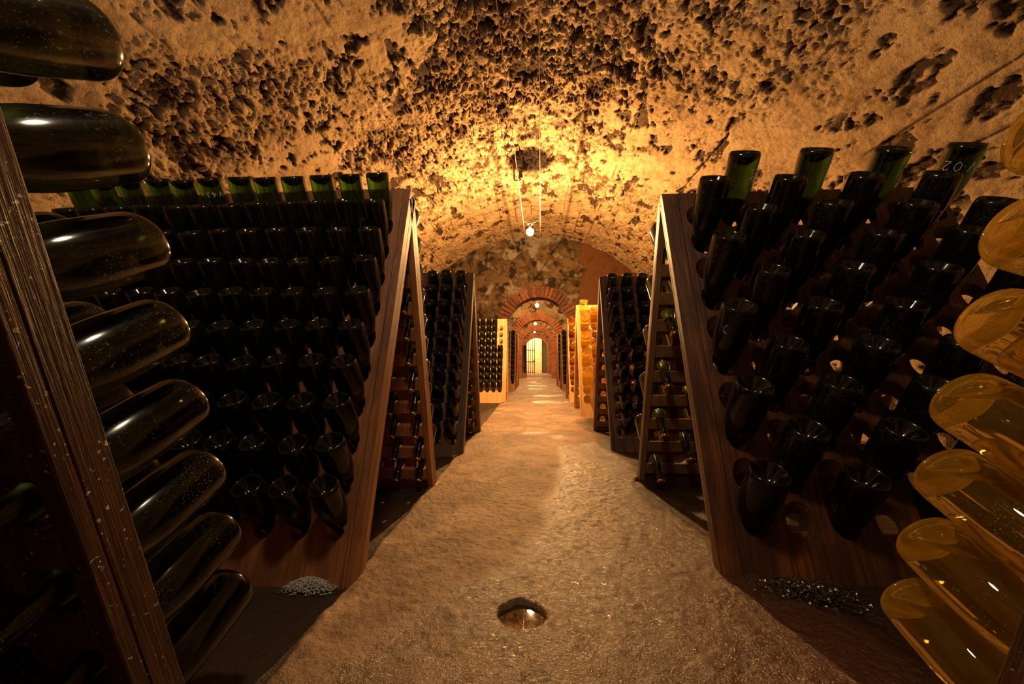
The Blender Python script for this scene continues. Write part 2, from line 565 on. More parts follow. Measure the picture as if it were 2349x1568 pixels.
yy = np.concatenate([np.linspace(-3.2, 0.9, 30), np.linspace(0.92, 4.6, 380), np.linspace(4.61, YW + 0.05, 210)])
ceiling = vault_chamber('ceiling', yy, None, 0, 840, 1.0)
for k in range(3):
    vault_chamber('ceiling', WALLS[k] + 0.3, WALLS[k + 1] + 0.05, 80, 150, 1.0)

# low side walls below the springing, and the wall behind the photographer
def side_wall(name, x, y0, y1):
    ny, nz = int((y1 - y0) / 0.08), 8
    Yg, Zg = np.meshgrid(np.linspace(y0, y1, ny), np.linspace(-0.05, VZ + 0.02, nz), indexing='ij')
    P = np.stack([np.full(Yg.size, x), Yg.ravel(), Zg.ravel()], -1)
    n = fbm(P * 6, 4, 3)
    P[:, 0] += (n - 0.5) * 0.06 * -np.sign(x)
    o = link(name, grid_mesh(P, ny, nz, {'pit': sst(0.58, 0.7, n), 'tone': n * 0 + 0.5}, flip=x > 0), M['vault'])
    tag(o, kind='structure')


for a, b in ((-3.2, YW), (YW + .3, 11.9), (12.2, 16.0), (16.3, 20.6)):
    side_wall('wall_left', -VR, a, b)
    side_wall('wall_right', VR, a, b)

AX, AH, ASP, ART = 0.065, 0.612, 1.34, 0.235      # arch axis, half width, springing, ring thickness


def arch_curve(n, off=0.0, thick=0.0):
    """points of the opening, floor left -> crown -> floor right"""
    out = []
    H = ASP
    L = 2 * H + math.pi * (AH + off)
    for k in range(n):
        s = L * k / (n - 1)
        if s <= H: out.append((AX - AH - off, s))
        elif s >= L - H: out.append((AX + AH + off, L - s))
        else:
            a = (s - H) / (AH + off)
            out.append((AX - (AH + off) * math.cos(a), ASP + (AH + off) * math.sin(a)))
    return np.array(out)


def outer_curve(n):
    out = []
    H = VZ
    L = 2 * H + math.pi * (VR + 0.06)
    for k in range(n):
        s = L * k / (n - 1)
        rr = VR + 0.06
        if s <= H: out.append((-rr, s))
        elif s >= L - H: out.append((rr, L - s))
        else:
            a = (s - H) / rr
            out.append((-rr * math.cos(a), VZ + rr * math.sin(a)))
    return np.array(out)


def arch_wall(name, y, mat, brickmat, nt, ns, amp):
    root = None
    inner, outer = arch_curve(nt), outer_curve(nt)
    for face, yo in ((0, 0.0), (1, 0.30)):
        s = np.linspace(0, 1, ns)
        Pm = inner[:, None, :] * (1 - s)[None, :, None] + outer[:, None, :] * s[None, :, None]
        P = np.stack([Pm[..., 0].ravel(), np.full(nt * ns, y + yo), Pm[..., 1].ravel()], -1).astype(np.float32)
        n = fbm(P * 9, 5, 12, .6)
        blot = fbm(P * 4.6, 6, 14, .72)
        edge = np.tile(sst(0.0, 0.05, s), nt)
        red = sst(0.86, 1.02, P[:, 0] + 0.4 * (fbm(P * 4, 4, 18) - 0.5)) if (face == 0 and name == 'wall_far' and y == YW) else np.zeros(len(P))
        d = (amp * (0.07 * (n - 0.5) + 0.10 * (blot - 0.5)) * (1 - 0.9 * red)) * edge
        P[:, 1] += -d if face == 0 else d
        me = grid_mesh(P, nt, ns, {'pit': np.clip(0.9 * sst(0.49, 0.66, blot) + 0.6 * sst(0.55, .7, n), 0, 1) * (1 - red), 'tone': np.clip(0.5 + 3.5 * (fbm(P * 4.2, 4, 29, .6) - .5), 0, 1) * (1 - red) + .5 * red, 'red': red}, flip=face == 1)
        if face == 0:
            root = link(name, me, M[mat]); tag(root, kind='structure')
        else:
            link('rear_face', me, M['wallpale'], root)
    # reveal behind the bricks
    I = arch_curve(nt, 0.006)
    V = [(p[0], y + 0.01, p[1]) for p in I] + [(p[0], y + 0.29, p[1]) for p in I]
    link('reveal', mesh_of(V, [(k, k + 1, nt + k + 1, nt + k) for k in range(nt - 1)]), M['wallpale'], root)
    # bricks: one voussoir or jamb brick after the other
    nb = 27
    meshes = []
    for q in range(4):
        b = MB().box((0, 0, 0), (0.064, 0.345, ART)).mesh()
        for vv in b.vertices:
            vv.co += Vector((rnd.uniform(-.003, .003), rnd.uniform(-.006, .006), rnd.uniform(-.006, .006)))
        bevel(b, 0.006)
        b.materials.append(M[brickmat])
        meshes.append(b)
    for k in range(nb):
        a = math.pi * (k + 0.5) / nb
        rr = AH + ART / 2
        o = link('brick', meshes[k % 4], None, root)
        o.location = (AX - rr * math.cos(a), y + 0.15 + rnd.uniform(-.006, .006), ASP + rr * math.sin(a))
        o.rotation_euler = (0, a - math.pi / 2, 0)
        o.scale = (math.pi * (AH + .05) / nb / 0.076, 1, 1)
    nj = 18
    for sx in (-1, 1):
        for k in range(nj):
            o = link('brick', meshes[(k + 1) % 4], None, root)
            o.location = (AX + sx * (AH + ART / 2 + (0.0 if k % 2 else 0.01)), y + 0.15 + rnd.uniform(-.006, .006), 0.037 + k * ASP / nj)
            o.rotation_euler = (0, math.pi / 2, 0)
    return root


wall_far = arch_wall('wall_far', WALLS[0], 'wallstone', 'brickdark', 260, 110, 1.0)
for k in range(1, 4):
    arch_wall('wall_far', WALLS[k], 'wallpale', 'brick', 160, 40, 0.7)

# wall behind the photographer (plain rubble)
A = outer_curve(80)
V = [(p[0], -3.15, p[1]) for p in A] + [(0, -3.15, 0)]
tag(link('wall_back', mesh_of(V, [(k, k + 1, 80) for k in range(79)]), M['plaster']), kind='structure')

# proud stones set in the vault
rocks = []
for q in range(9):
    bm = bmesh.new()
    bmesh.ops.create_icosphere(bm, subdivisions=2, radius=0.5)
    rr = random.Random(q)
    dirs = [Vector((rr.gauss(0, 1), rr.gauss(0, 1), rr.gauss(0, 1))).normalized() for _ in range(11)]
    for v in bm.verts:
        k = 1.0
        for dd in dirs:
            c = v.co.normalized().dot(dd)
            if c > 0.72: k = min(k, 0.72 / c * 1.02)
        v.co = v.co * k * rr.uniform(0.96, 1.04)
    me = bpy.data.meshes.new('stone'); bm.to_mesh(me); bm.free()
    me.materials.append(M['rock'])
    rocks.append(me)
k = 0
while k < 130:
    a = R(rnd.uniform(32, 148)); y = rnd.uniform(1.6, 7.4)
    nn = fbm(np.array([[-VR * math.cos(a) * 0.9, y * 0.9, (VZ + VR * math.sin(a)) * 0.9]]), 3, 5)[0]
    if nn + 0.20 * math.sin(a) ** 3 < 0.55 and rnd.random() > 0.15: continue
    o = link('stone', rocks[k % 9], None, ceiling)
    s = rnd.choice((0.06, 0.07, 0.09, 0.10, 0.12, 0.15))
    rad = VR + 0.010 + s * 0.06
    o.location = (-rad * math.cos(a), y, VZ + rad * math.sin(a))
    o.rotation_euler = (rnd.uniform(-.3, .3), a - math.pi / 2 + rnd.uniform(-.2, .2), rnd.uniform(0, 6.28))
    o.scale = (s, s * rnd.uniform(.7, 1.3), s * 0.42)
    k += 1

# ------------------------------------------------------------------ floor
xs = np.concatenate([np.linspace(-2.9, -0.75, 30), np.linspace(-0.74, 0.9, 270), np.linspace(0.93, 2.9, 30)])
ys = np.concatenate([np.linspace(-3.2, 0.4, 20), np.linspace(0.42, 2.6, 400), np.linspace(2.62, 7.7, 200), np.linspace(7.8, 24.0, 120)])
X, Y = np.meshgrid(xs, ys, indexing='ij'); X, Y = X.ravel(), Y.ravel()
P = np.stack([X, Y, 0 * X], -1).astype(np.float32)
nlo = fbm(P * 3, 4, 3); nmd = fbm(P * 14, 4, 7, .6); nhi = fbm(P * 60, 3, 17, .6)
edgeL = sst(-0.575, -0.545, X + 0.03 * (nmd - .5) )
edgeR = 1 - sst(0.66, 0.80, X + 0.35 * (fbm(P * 2.3, 4, 23) - 0.5) + 0.12 * sst(2.2, 1.4, Y) * -1 + 0.12 + 0.05 * (Y > 1.4))
slab = np.where(Y < 7.6, edgeL * np.where(Y < 5, edgeR, 1), 1)
grit = fbm(P * 95, 3, 27, .7)
Z = -0.018 * (1 - slab) + 0.010 * (nlo - .5) + 0.010 * (nmd - .5) + 0.007 * (nhi - .5) + np.where(Y < 2.7, 0.0035, 0.0) * (grit - .5)
# pebbles showing in the worn concrete
w1, w2, wid = worley(P * 55 + 0.2, 4)
Z += 0.0025 * (wid > 0.86) * sst(0.5, 0.15, w1) * (Y < 3)
# water-filled hole
hx, hy = (X + 0.037) / 0.062, (Y - 1.03) / 0.055
hr = np.sqrt(hx ** 2 + hy ** 2) + 0.55 * (fbm(P * 26, 3, 55) - 0.5)
Z += -0.045 * (1 - sst(0.75, 1.05, hr))
xb = np.interp(Y, [0.4, 0.9, 1.20, 1.55, 3.0, 3.6], [-0.7, -0.36, -0.14, 0.02, 0.20, 0.9])
wet = sst(-0.05, 0.06, X - xb + 0.22 * (nlo - .5))
wet = np.maximum(wet, 0.9 * sst(0.60, 0.66, fbm(P * 1.6, 3, 91)) * (Y > 3))
rust = sst(0.16, 0.50, X + 0.25 * (nlo - .5)) * sst(5.0, 2.6, Y) * (X > 0)
rust = np.maximum(rust, sst(0.53, 0.7, nlo) * 0.35)
me = grid_mesh(np.stack([X, Y, Z], -1), len(xs), len(ys), {'wet': wet, 'rust': rust, 'dirt': (1 - slab) * 0.95}, flip=True)
floor = tag(link('floor', me, M['floor']), kind='structure')
# puddle water
pn = 40
V = [(-0.037 + 0.066 * math.cos(2 * math.pi * k / pn), 1.03 + 0.058 * math.sin(2 * math.pi * k / pn), -0.013) for k in range(pn)]
V2 = [(v[0], v[1], -0.045) for v in V]
me = mesh_of(V + V2, [tuple(range(pn)), tuple(range(2 * pn - 1, pn - 1, -1))] + [(k, (k + 1) % pn, pn + (k + 1) % pn, pn + k) for k in range(pn)])
tag(link('puddle', me, M['water']), 'small water-filled hole in the wet concrete aisle floor', 'puddle')

# ------------------------------------------------------------------ bottles
PROF = [(0, 0.0), (0.010, 0.0), (0.0140, 0.001), (0.0146, 0.004), (0.0146, 0.012), (0.0132, 0.016), (0.0134, 0.022), (0.0158, 0.025), (0.0158, 0.031),
        (0.0138, 0.035), (0.0146, 0.055), (0.0166, 0.080), (0.0192, 0.100), (0.0236, 0.118), (0.0296, 0.137), (0.0350, 0.155), (0.0396, 0.174),
        (0.0424, 0.192), (0.0437, 0.210), (0.0440, 0.230), (0.0440, 0.282), (0.0436, 0.289), (0.0424, 0.2945), (0.0406, 0.2980), (0.0386, 0.2998),
        (0.0366, 0.2992), (0.0345, 0.2962), (0.0300, 0.2895), (0.0240, 0.2810), (0.0160, 0.2710), (0.0080, 0.2650), (0, 0.2632)]
PROF_LO = [PROF[i] for i in (0, 2, 4, 9, 11, 13, 15, 17, 19, 20, 22, 24, 26, 28, 31)]
S0 = 0.118      # distance from neck tip to the hole


def bottle_mesh(n, scale, mat, beads=False, step=1):
    prof = [(r * scale, (z - S0) * scale) for r, z in PROF]
    if step > 1: prof = [prof[0], prof[2], prof[4], prof[9], prof[11], prof[13], prof[15], prof[17], prof[19], prof[20], prof[22], prof[24], prof[26], prof[28], prof[31]]
    b = MB().lathe(prof, n)
    if beads:      # knurled ring on the base
        for v in b.v:
            if abs(v.z - (0.2998 - S0) * scale) < 1e-5:
                a = math.atan2(v.y, v.x)
                v.z += 0.0011 * scale * math.cos(a * n / 2)
    me = b.mesh(True, 'bottle')
    me.materials.append(mat)
    return me


B_STD = bottle_mesh(80, 1.0, M['bottle'], True)
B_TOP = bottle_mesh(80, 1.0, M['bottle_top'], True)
B_BACK = bottle_mesh(40, 1.0, M['bottle_back'])
B_MAG = bottle_mesh(96, 1.32, M['magnum'], True)
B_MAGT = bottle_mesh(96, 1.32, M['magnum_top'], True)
B_MAGF = bottle_mesh(96, 1.15, M['bottle_front'], False)
B_GOLD = bottle_mesh(96, 1.22, M['wine'], False)
B_FAR = bottle_mesh(20, 1.0, M['bottle'], False, 2)
B_MAGD = bottle_mesh(48, 1.32, M['bottle_front'], False)
B_GOLDF = bottle_mesh(40, 1.28, M['wine'], False)
B_AMB = bottle_mesh(24, 1.2, M['amber'], False, 2)


def cap_mesh(scale, mat):
    n = 42
    b = MB()
    z0 = -S0 * scale
    prof = [(0, -0.003), (0.012, -0.003), (0.0150, -0.0015), (0.0158, 0.002), (0.0168, 0.0065), (0.0150, 0.0065)]
    b.lathe([(r * scale, z * scale + z0) for r, z in prof], n)
    for v in b.v:      # crimped skirt
        if abs(v.z - (0.0065 * scale + z0)) < 1e-6:
            k = 1 + 0.045 * math.cos(21 * math.atan2(v.y, v.x)); v.x *= k; v.y *= k
    me = b.mesh(True, 'cap'); me.materials.append(mat)
    return me


CAPS = {(s, m): cap_mesh(s, M[m]) for s in (1.0, 1.15, 1.22, 1.32) for m in ('cap_silver', 'cap_yellow', 'cap_gold')}

ORD = ['top', 'second', 'third', 'fourth', 'fifth', 'sixth', 'seventh', 'eighth', 'ninth', 'lowest']
ORDC = ['first', 'second', 'third', 'fourth', 'fifth', 'sixth', 'seventh', 'eighth', 'ninth', 'tenth', 'eleventh', 'twelfth']


def orient(axis, spin):
    z = Vector(axis).normalized()
    q = z.to_track_quat('Z', 'Y')
    return q.to_matrix() @ Matrix.Rotation(spin, 3, 'Z')


def bottle(mesh, P, axis, label, group, cap=None, spin=None, name='wine_bottle'):
    o = bpy.data.objects.new(name, mesh)
    COL.objects.link(o)
    m = orient(axis, rnd.uniform(0, 6.28) if spin is None else spin).to_4x4()
    m.translation = Vector(P)
    o.matrix_world = m
    tag(o, label, 'bottle', group)
    if cap:
        c = bpy.data.objects.new('crown_cap', cap)
        COL.objects.link(c)
        c.parent = o
    return o


GLY = {'V': [[(0, 1), (.45, 0), (.9, 1)]], '.': [[(.1, .42), (.2, .46)]], '4': [[(.55, 0), (.55, 1), (0, .35), (.85, .35)]],
       '3': [[(.1, .95), (.6, .9), (.65, .65), (.3, .52), (.7, .4), (.65, .08), (.1, .03)]],
       '0': [[(.4, 1), (.1, .75), (.08, .3), (.4, 0), (.72, .3), (.7, .75), (.4, 1)]],
       '2': [[(.05, .8), (.35, 1), (.65, .8), (.5, .5), (.05, .02), (.75, .05)]],
       '6': [[(.6, 1), (.2, .7), (.05, .3), (.35, 0), (.65, .2), (.5, .48), (.12, .35)]],
       ')': [[(.1, 1), (.55, .8), (.6, .4), (.3, .05)]]}


def chalk(parent, text, radius, s_from_base, h, ang0, label):
    """hand-chalked text around the bottle; upright when the bottle stands on its base"""
    b = MB()
    zb = s_from_base
    adv = 0.0
    tot = sum(0.35 if c == '.' else 1.0 for c in text) * h
    for c in text:
        for st in GLY[c]:
            pts = []
            for (p0, p1) in zip(st, st[1:]):
                for k in range(5):
                    u = p0[0] + (p1[0] - p0[0]) * k / 5; w = p0[1] + (p1[1] - p0[1]) * k / 5
                    pts.append((u, w))
            pts.append(st[-1])
            P3 = []
            for u, w in pts:
                al = ang0 - (adv + u * h * 0.8 - tot / 2) / radius
                P3.append((radius * math.cos(al), radius * math.sin(al), zb - (w - .5) * h))
            b.tube(P3, 0.0011, 5)
        adv += (0.35 if c == '.' else 1.0) * h
    o = link('chalk_mark', b.mesh(True), M['chalk'], parent)
    o['label'] = label


# ------------------------------------------------------------------ riddling racks
def plank_mesh(T, cols, rows, p, q, u0, v_lo, v_hi, v_first, ax, ay, th, N=16, grow=0.0):
    """board with a grid of oval holes; T maps (u, v, w) to rack space; u0 = left edge of the first cell"""
    V, F = [], []
    idx = {}

    def vid(u, v, w):
        k = (round(u, 5), round(v, 5), round(w, 5))
        if k not in idx:
            idx[k] = len(V); V.append(T(u, v, w))
        return idx[k]

    def quadbox(ua, ub, va, vb):
        for w, fl in ((0, 1), (-th, 0)):
            F.append((vid(ua, va, w), vid(ub, va, w), vid(ub, vb, w), vid(ua, vb, w)))

    ue = u0 + cols * p
    vb0 = v_first - q / 2
    vt0 = vb0 + rows * q
    for c in range(cols):
        for r in range(rows):
            cu, cv = u0 + (c + .5) * p, vb0 + (r + .5) * q
            out, inn, bk = [], [], []
            n4 = N // 4
            cor = [(-.5, -.5), (.5, -.5), (.5, .5), (-.5, .5)]
            for s4 in range(4):
                a, b = cor[s4], cor[(s4 + 1) % 4]
                for k in range(n4):
                    f = k / n4
                    x, y = a[0] + (b[0] - a[0]) * f, a[1] + (b[1] - a[1]) * f
                    out.append((cu + x * p, cv + y * q))
                    an = math.atan2(y, x)
                    inn.append((cu + ax * math.cos(an), cv + ay * math.sin(an)))
                    bk.append((cu + ax * .8 * math.cos(an), cv - .020 + ay * .70 * math.sin(an)))
            for k in range(N):
                j = (k + 1) % N
                F.append((vid(*out[k], 0), vid(*out[j], 0), vid(*inn[j], 0), vid(*inn[k], 0)))
                F.append((vid(*out[k], -th), vid(*out[j], -th), vid(*bk[j], -th), vid(*bk[k], -th)))
                F.append((vid(*inn[k], 0), vid(*inn[j], 0), vid(*bk[j], -th), vid(*bk[k], -th)))
    quadbox(u0, ue, v_lo, vb0)
    quadbox(u0, ue, vt0, v_hi)
    for ua in (u0, ue):
        for va, vb in [(v_lo, vb0)] + [(vb0 + r * q, vb0 + (r + 1) * q) for r in range(rows)] + [(vt0, v_hi)]:
            F.append((vid(ua, va, 0), vid(ua, vb, 0), vid(ua, vb, -th), vid(ua, va, -th)))
    for va in (v_lo, v_hi):
        F.append((vid(u0, va, 0), vid(ue, va, 0), vid(ue, va, -th), vid(u0, va, -th)))
    return mesh_of(V, F)


def rack(label, xa, side, yb, F, cols, p, q=0.118, v_first=0.205, rows=10, Hh=1.40, ax=.036, ay=.050, off=0.065, wood='wood_red',
         edge=None, N=16, per=3, near=True, far=True, battens=True, group='riddling racks along the aisle', gap=0.022, off_far=None, th=0.040, st=0.020):
    """A-frame of two bored boards; returns functions giving hole position and outward normal of each board"""
    root = empty('riddling_rack', (xa, yb, -0.02))
    tag(root, label, 'rack', group)
    hF = F / 2 - gap
    ln = math.hypot(hF, Hh)
    sn, cs = hF / ln, Hh / ln
    width = off + (cols - .5) * p + 0.03
    info = {}
    for which in ('near', 'far'):
        sy = 1 if which == 'near' else -1
        if which == 'far' and off_far: off = off_far
        y0 = 0.0 if which == 'near' else F

        RX = Matrix.Rotation(-sy * math.atan2(sn, cs), 4, 'X')

        def lk(name, me, mat, RX=RX):
            me.transform(RX.inverted())
            o = link(name, me, mat, root)
            o.matrix_local = RX
            return o

        def T(u, v, w, sy=sy, y0=y0):      # u: distance from the aisle end
            return Vector((side * u, y0 + sy * (v * sn - w * cs), 0.02 + v * cs + w * sn))
        info[which] = (lambda r, c, T=T, off=off: root.location + T(off + c * p, v_first + (rows - 1 - r) * q, -th / 2), sy)
        if (which == 'near' and not near) or (which == 'far' and not far): continue
        top = ln - (0.02 if which == 'far' else 0.0)
        # planks of three columns each; the first one carries the margin at the aisle end
        c0 = 0
        u = off - p / 2
        me = mesh_of(*_solid(T, 0.0, u, -0.02, top, -th, 0))
        lk('edge_board', bevel(me, 0.002), M[wood])
        while c0 < cols:
            n = min(per, cols - c0)
            me = plank_mesh(T, n, rows, p, q, u + c0 * p + 0.0006, -0.02, top, v_first, ax, ay, th, N)
            lk('plank', me, M[wood])
            c0 += n
        # stile on the inside of the aisle end and at the wall end
        for ua, ub in ((0.0, 0.030), (width - .03, width)):
            me = mesh_of(*_solid(T, ua, ub, -0.01, top - 0.01, -th - st, -th))
            lk('stile', bevel(me, 0.002), M[edge or wood])
        if battens:
            nb = mesh_of(*_solid(T, 0.031, width - .031, -0.030, 0.030, -th - st + .001, -th - .0005))
            bevel(nb, 0.002)
            for r in range(rows + 1):
                v = v_first + (rows - 1 - r) * q + q / 2
                o = link('batten', nb, M[edge or wood], root)
                o.location = T(0, v, 0) - T(0, 0, 0)
    return root, info


def _solid(T, ua, ub, va, vb, wa, wb):
    V = [T(u, v, w) for u in (ua, ub) for v in (va, vb) for w in (wa, wb)]
    return V, [(0, 1, 3, 2), (4, 6, 7, 5), (0, 4, 5, 1), (2, 3, 7, 6), (0, 2, 6, 4), (1, 5, 7, 3)]


def baxis(sy, phi, jx=0.0):
    """direction from the neck to the base"""
    return Vector((jx, -sy * math.cos(R(phi)), math.sin(R(phi))))


def fill(info, board, cells, phi_top, phi_bot, mesh, what, where, group, cap=None, rows=10, name='wine_bottle', jit=2.0, jx=0.02, top_words=ORD, dx=None, rise=0.0):
    pos, sy = info[board]
    out = {}
    for r, c in cells:
        ph = phi_top + (phi_bot - phi_top) * r / (rows - 1) + rnd.uniform(-jit, jit)
        P = pos(r, c).copy()
        if dx: P.x += dx(r, c)
        rn = 'lowest' if r == rows - 1 else ORD[r]
        a = baxis(sy, ph, rnd.uniform(-jx, jx))
        lab = f'{what}, {rn} row, {ORDC[c]} from the aisle, {where}'
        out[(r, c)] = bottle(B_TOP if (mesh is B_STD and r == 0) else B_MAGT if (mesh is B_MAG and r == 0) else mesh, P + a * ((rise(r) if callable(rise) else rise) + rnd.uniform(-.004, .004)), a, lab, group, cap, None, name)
    return out


# foreground left rack (its far board with dark magnums)
rk, inf = rack('dark wooden riddling rack with mould specks, closest on the left', -0.55, -1, -0.30, 0.945, 4, 0.13, q=0.1303, v_first=0.132, rows=8,
               ax=.042, ay=.052, off=0.070, wood='wood_mould', N=20, per=2)
cells = [(r, 0) for r in range(8)] + [(r, 1) for r in range(8)] + [(r, 2) for r in (1, 3, 4, 5, 6, 7)]
fill(inf, 'far', cells, 33, 21, B_MAGF, 'dusty dark magnum', 'closest left rack', 'magnums on the closest left rack', CAPS[(1.15, 'cap_gold')], rows=8, jit=0.8, rise=-0.004, jx=0.01, name='magnum_bottle')

# foreground right rack (clear magnums of golden wine)
rk, inf = rack('dark wooden riddling rack holding clear golden magnums, closest on the right', 0.62, 1, -0.252, 0.90, 4, 0.135, q=0.1255, v_first=0.138, rows=8,
               ax=.042, ay=.052, off=0.075, wood='wood_mould', N=20, per=2)
gold = fill(inf, 'far', [(r, 0) for r in range(1, 8)] + [(r, 1) for r in (1, 2, 3, 4, 5)], 34, 24, B_GOLD, 'clear magnum of golden wine', 'closest right rack',
            'golden magnums on the closest right rack', CAPS[(1.22, 'cap_gold')], rows=8, jit=0.8, rise=-0.004, jx=0.01, name='magnum_bottle')
# air bubble under the base of each golden magnum: the inside of the glass above the wine level
bpy.context.view_layer.update()
for o in gold.values():
    sc = 1.22
    prof = [(0, 0.232), (0.030, 0.222), (0.0402, 0.210), (0.0402, 0.281), (0.0385, 0.2895), (0.0345, 0.2925), (0.0300, 0.2850), (0.0240, 0.2760), (0.0160, 0.2660), (0.0080, 0.2602), (0, 0.2585)]
    b = MB().lathe([(r * sc, (z - S0) * sc) for r, z in prof], 40).mesh(True)
    bm = bmesh.new(); bm.from_mesh(b)
    mw = o.matrix_world
    topz = max((mw @ v.co).z for v in bm.verts)
    nl = mw.to_3x3().inverted() @ Vector((0, 0, 1))
    pt = mw.inverted() @ Vector((mw.translation.x, mw.translation.y, topz - 0.030))
    r_ = bmesh.ops.bisect_plane(bm, geom=list(bm.verts) + list(bm.edges) + list(bm.faces), plane_co=pt, plane_no=nl, clear_inner=True)
    ed = [e for e in r_['geom_cut'] if isinstance(e, bmesh.types.BMEdge)]
    bmesh.ops.holes_fill(bm, edges=ed)
    bmesh.ops.recalc_face_normals(bm, faces=bm.faces)
    bm.to_mesh(b); bm.free()
    link('air_bubble', b, M['air'], o)

# large left rack
rk, inf = rack('tall red-brown riddling rack full of dark bottles, left of the aisle', -0.535, -1, 1.14, 0.945, 12, 0.116, q=0.124, v_first=0.155, off=0.087, off_far=0.06, st=0.030, wood='wood_red', edge='wood_red_lit')
L1 = fill(inf, 'near', [(r, c) for r in range(10) for c in range(12)], 62, 54, B_STD, 'dark green bottle', 'large left rack', 'bottles on the front of the large left rack', CAPS[(1.0, 'cap_silver')], jx=0.03, rise=lambda r: 0.036 * (1 - r / 9))
fill(inf, 'far', [(r, c) for r in range(10) for c in range(3) if not (c == 2 and r in (2, 5)) and not (c == 1 and r in (0, 3))], 60, 56, B_BACK, 'dark bottle neck down', 'back of large left rack',
     'bottles on the back of the large left rack', CAPS[(1.0, 'cap_silver')])
me = MB().box((0, 0, 0), (0.085, 0.05, 0.014)).mesh(); bevel(me, .002)
o = link('shim', me, M['wood_pine'], rk); o.location = (-0.03, 0.935, 0.012); o['label'] = 'pale wood shim under the back foot'

# large right rack with black magnums in every other hole
rk, inf = rack('tall dark weathered riddling rack of black magnums, right of the aisle', 0.565, 1, 1.25, 0.97, 8, 0.1375, wood='wood_dark', edge='wood_edge', off=0.135, off_far=0.078, th=0.030, st=0.012, ax=.045, ay=.056, N=20, q=0.132, v_first=0.158)
R1 = fill(inf, 'near', [(r, c) for r in range(10) for c in range(8) if (r + c) % 2 == 1], 53, 60, B_MAG, 'black magnum', 'large right rack', 'magnums on the front of the large right rack', CAPS[(1.32, 'cap_silver')], jx=0.015, name='magnum_bottle', rise=lambda r: 0.022 - 0.06 * max(0, r - 3) / 6)
fill(inf, 'far', [(r, 0) for r in (1, 3, 5, 7, 9)] + [(r, 1) for r in (2, 4, 6, 8)], 52, 48, B_MAGD, 'green magnum', 'back of large right rack', 'magnums on the back of the large right rack', CAPS[(1.32, 'cap_gold')], name='magnum_bottle')

# second left rack
rk, inf = rack('grey-brown riddling rack of dark bottles, second rack along the left', -0.512, -1, 2.71, 0.925, 5, 0.116, q=0.132, v_first=0.113, off=0.083, wood='wood_grey', edge='wood_edge', N=12)
fill(inf, 'near', [(r, c) for r in range(10) for c in range(3)], 46, 48, B_STD, 'dark bottle', 'second left rack', 'bottles on the second left rack', rise=-.0)
fill(inf, 'far', [(r, 0) for r in range(10) if not 0 < r < 4] + [(0, 1)], 66, 60, B_BACK, 'dark bottle', 'back of second left rack', 'bottles on the back of the second left rack', CAPS[(1.0, 'cap_yellow')])
me = MB().box((0, 0, 0), (0.08, 0.05, 0.012)).mesh(); bevel(me, .002)
o = link('shim', me, M['wood_pine'], rk); o.location = (-0.03, 0.0, 0.012); o['label'] = 'pale wood shim under the front foot'

# second right rack
rk, inf = rack('dark riddling rack of black bottles, second rack along the right', 0.565, 1, 2.94, 0.91, 5, 0.126, q=0.130, v_first=0.13, off=0.08, th=0.028, st=0.010, wood='wood_dark', edge='wood_edge', N=12)
fill(inf, 'near', [(r, c) for r in range(10) for c in range(3)], 48, 48, B_STD, 'black bottle', 'second right rack', 'bottles on the second right rack', dx=lambda r, c: 0.035 if r > 3 else 0.0)
fill(inf, 'far', [(r, 1) for r in (1, 3, 4, 5, 6, 7, 8, 9)], 58, 54, B_BACK, 'black bottle', 'back of second right rack', 'bottles on the back of the second right rack', CAPS[(1.0, 'cap_silver')])

# pale pine rack before the arch
rk, inf = rack('new pale pine riddling rack with empty holes, left before the brick arch', -0.485, -1, 6.27, 0.74, 6, 0.103, wood='wood_pine', N=12, off=0.10)
fill(inf, 'near', [(r, c) for r in range(10) for c in range(5) if not (c == 0 and r < 4)], 63, 60, B_FAR, 'dark bottle', 'pale pine left rack', 'bottles on the pale pine rack', jit=1, jx=.01)

# golden racks on the right
rk, inf = rack('pale wooden riddling rack of golden magnums, third along the right', 0.54, 1, 4.66, 0.87, 5, 0.135, wood='wood_pine', edge='wood_pine', N=12, ax=.045, ay=.054, off=0.085)
fill(inf, 'near', [(r, c) for r in range(0, 9) for c in range(4) if (r + c) % 2 == 0 and (r, c) not in ((3, 1),)], 72, 66, B_GOLDF, 'clear golden magnum', 'third right rack', 'golden magnums on the third right rack', jit=1, name='magnum_bottle', rise=0.02)
rk, inf = rack('orange-brown riddling rack of amber bottles, fourth along the right', 0.55, 1, 6.31, 0.70, 4, 0.13, wood='wood_pine', edge='wood_red', N=12, ax=.040, ay=.052)
fill(inf, 'near', [(r, c) for r in range(10) for c in range(2) if (r + c) % 2 == 0], 66, 62, B_AMB, 'amber bottle', 'fourth right rack', 'amber bottles on the fourth right rack', jit=1, name='amber_bottle')

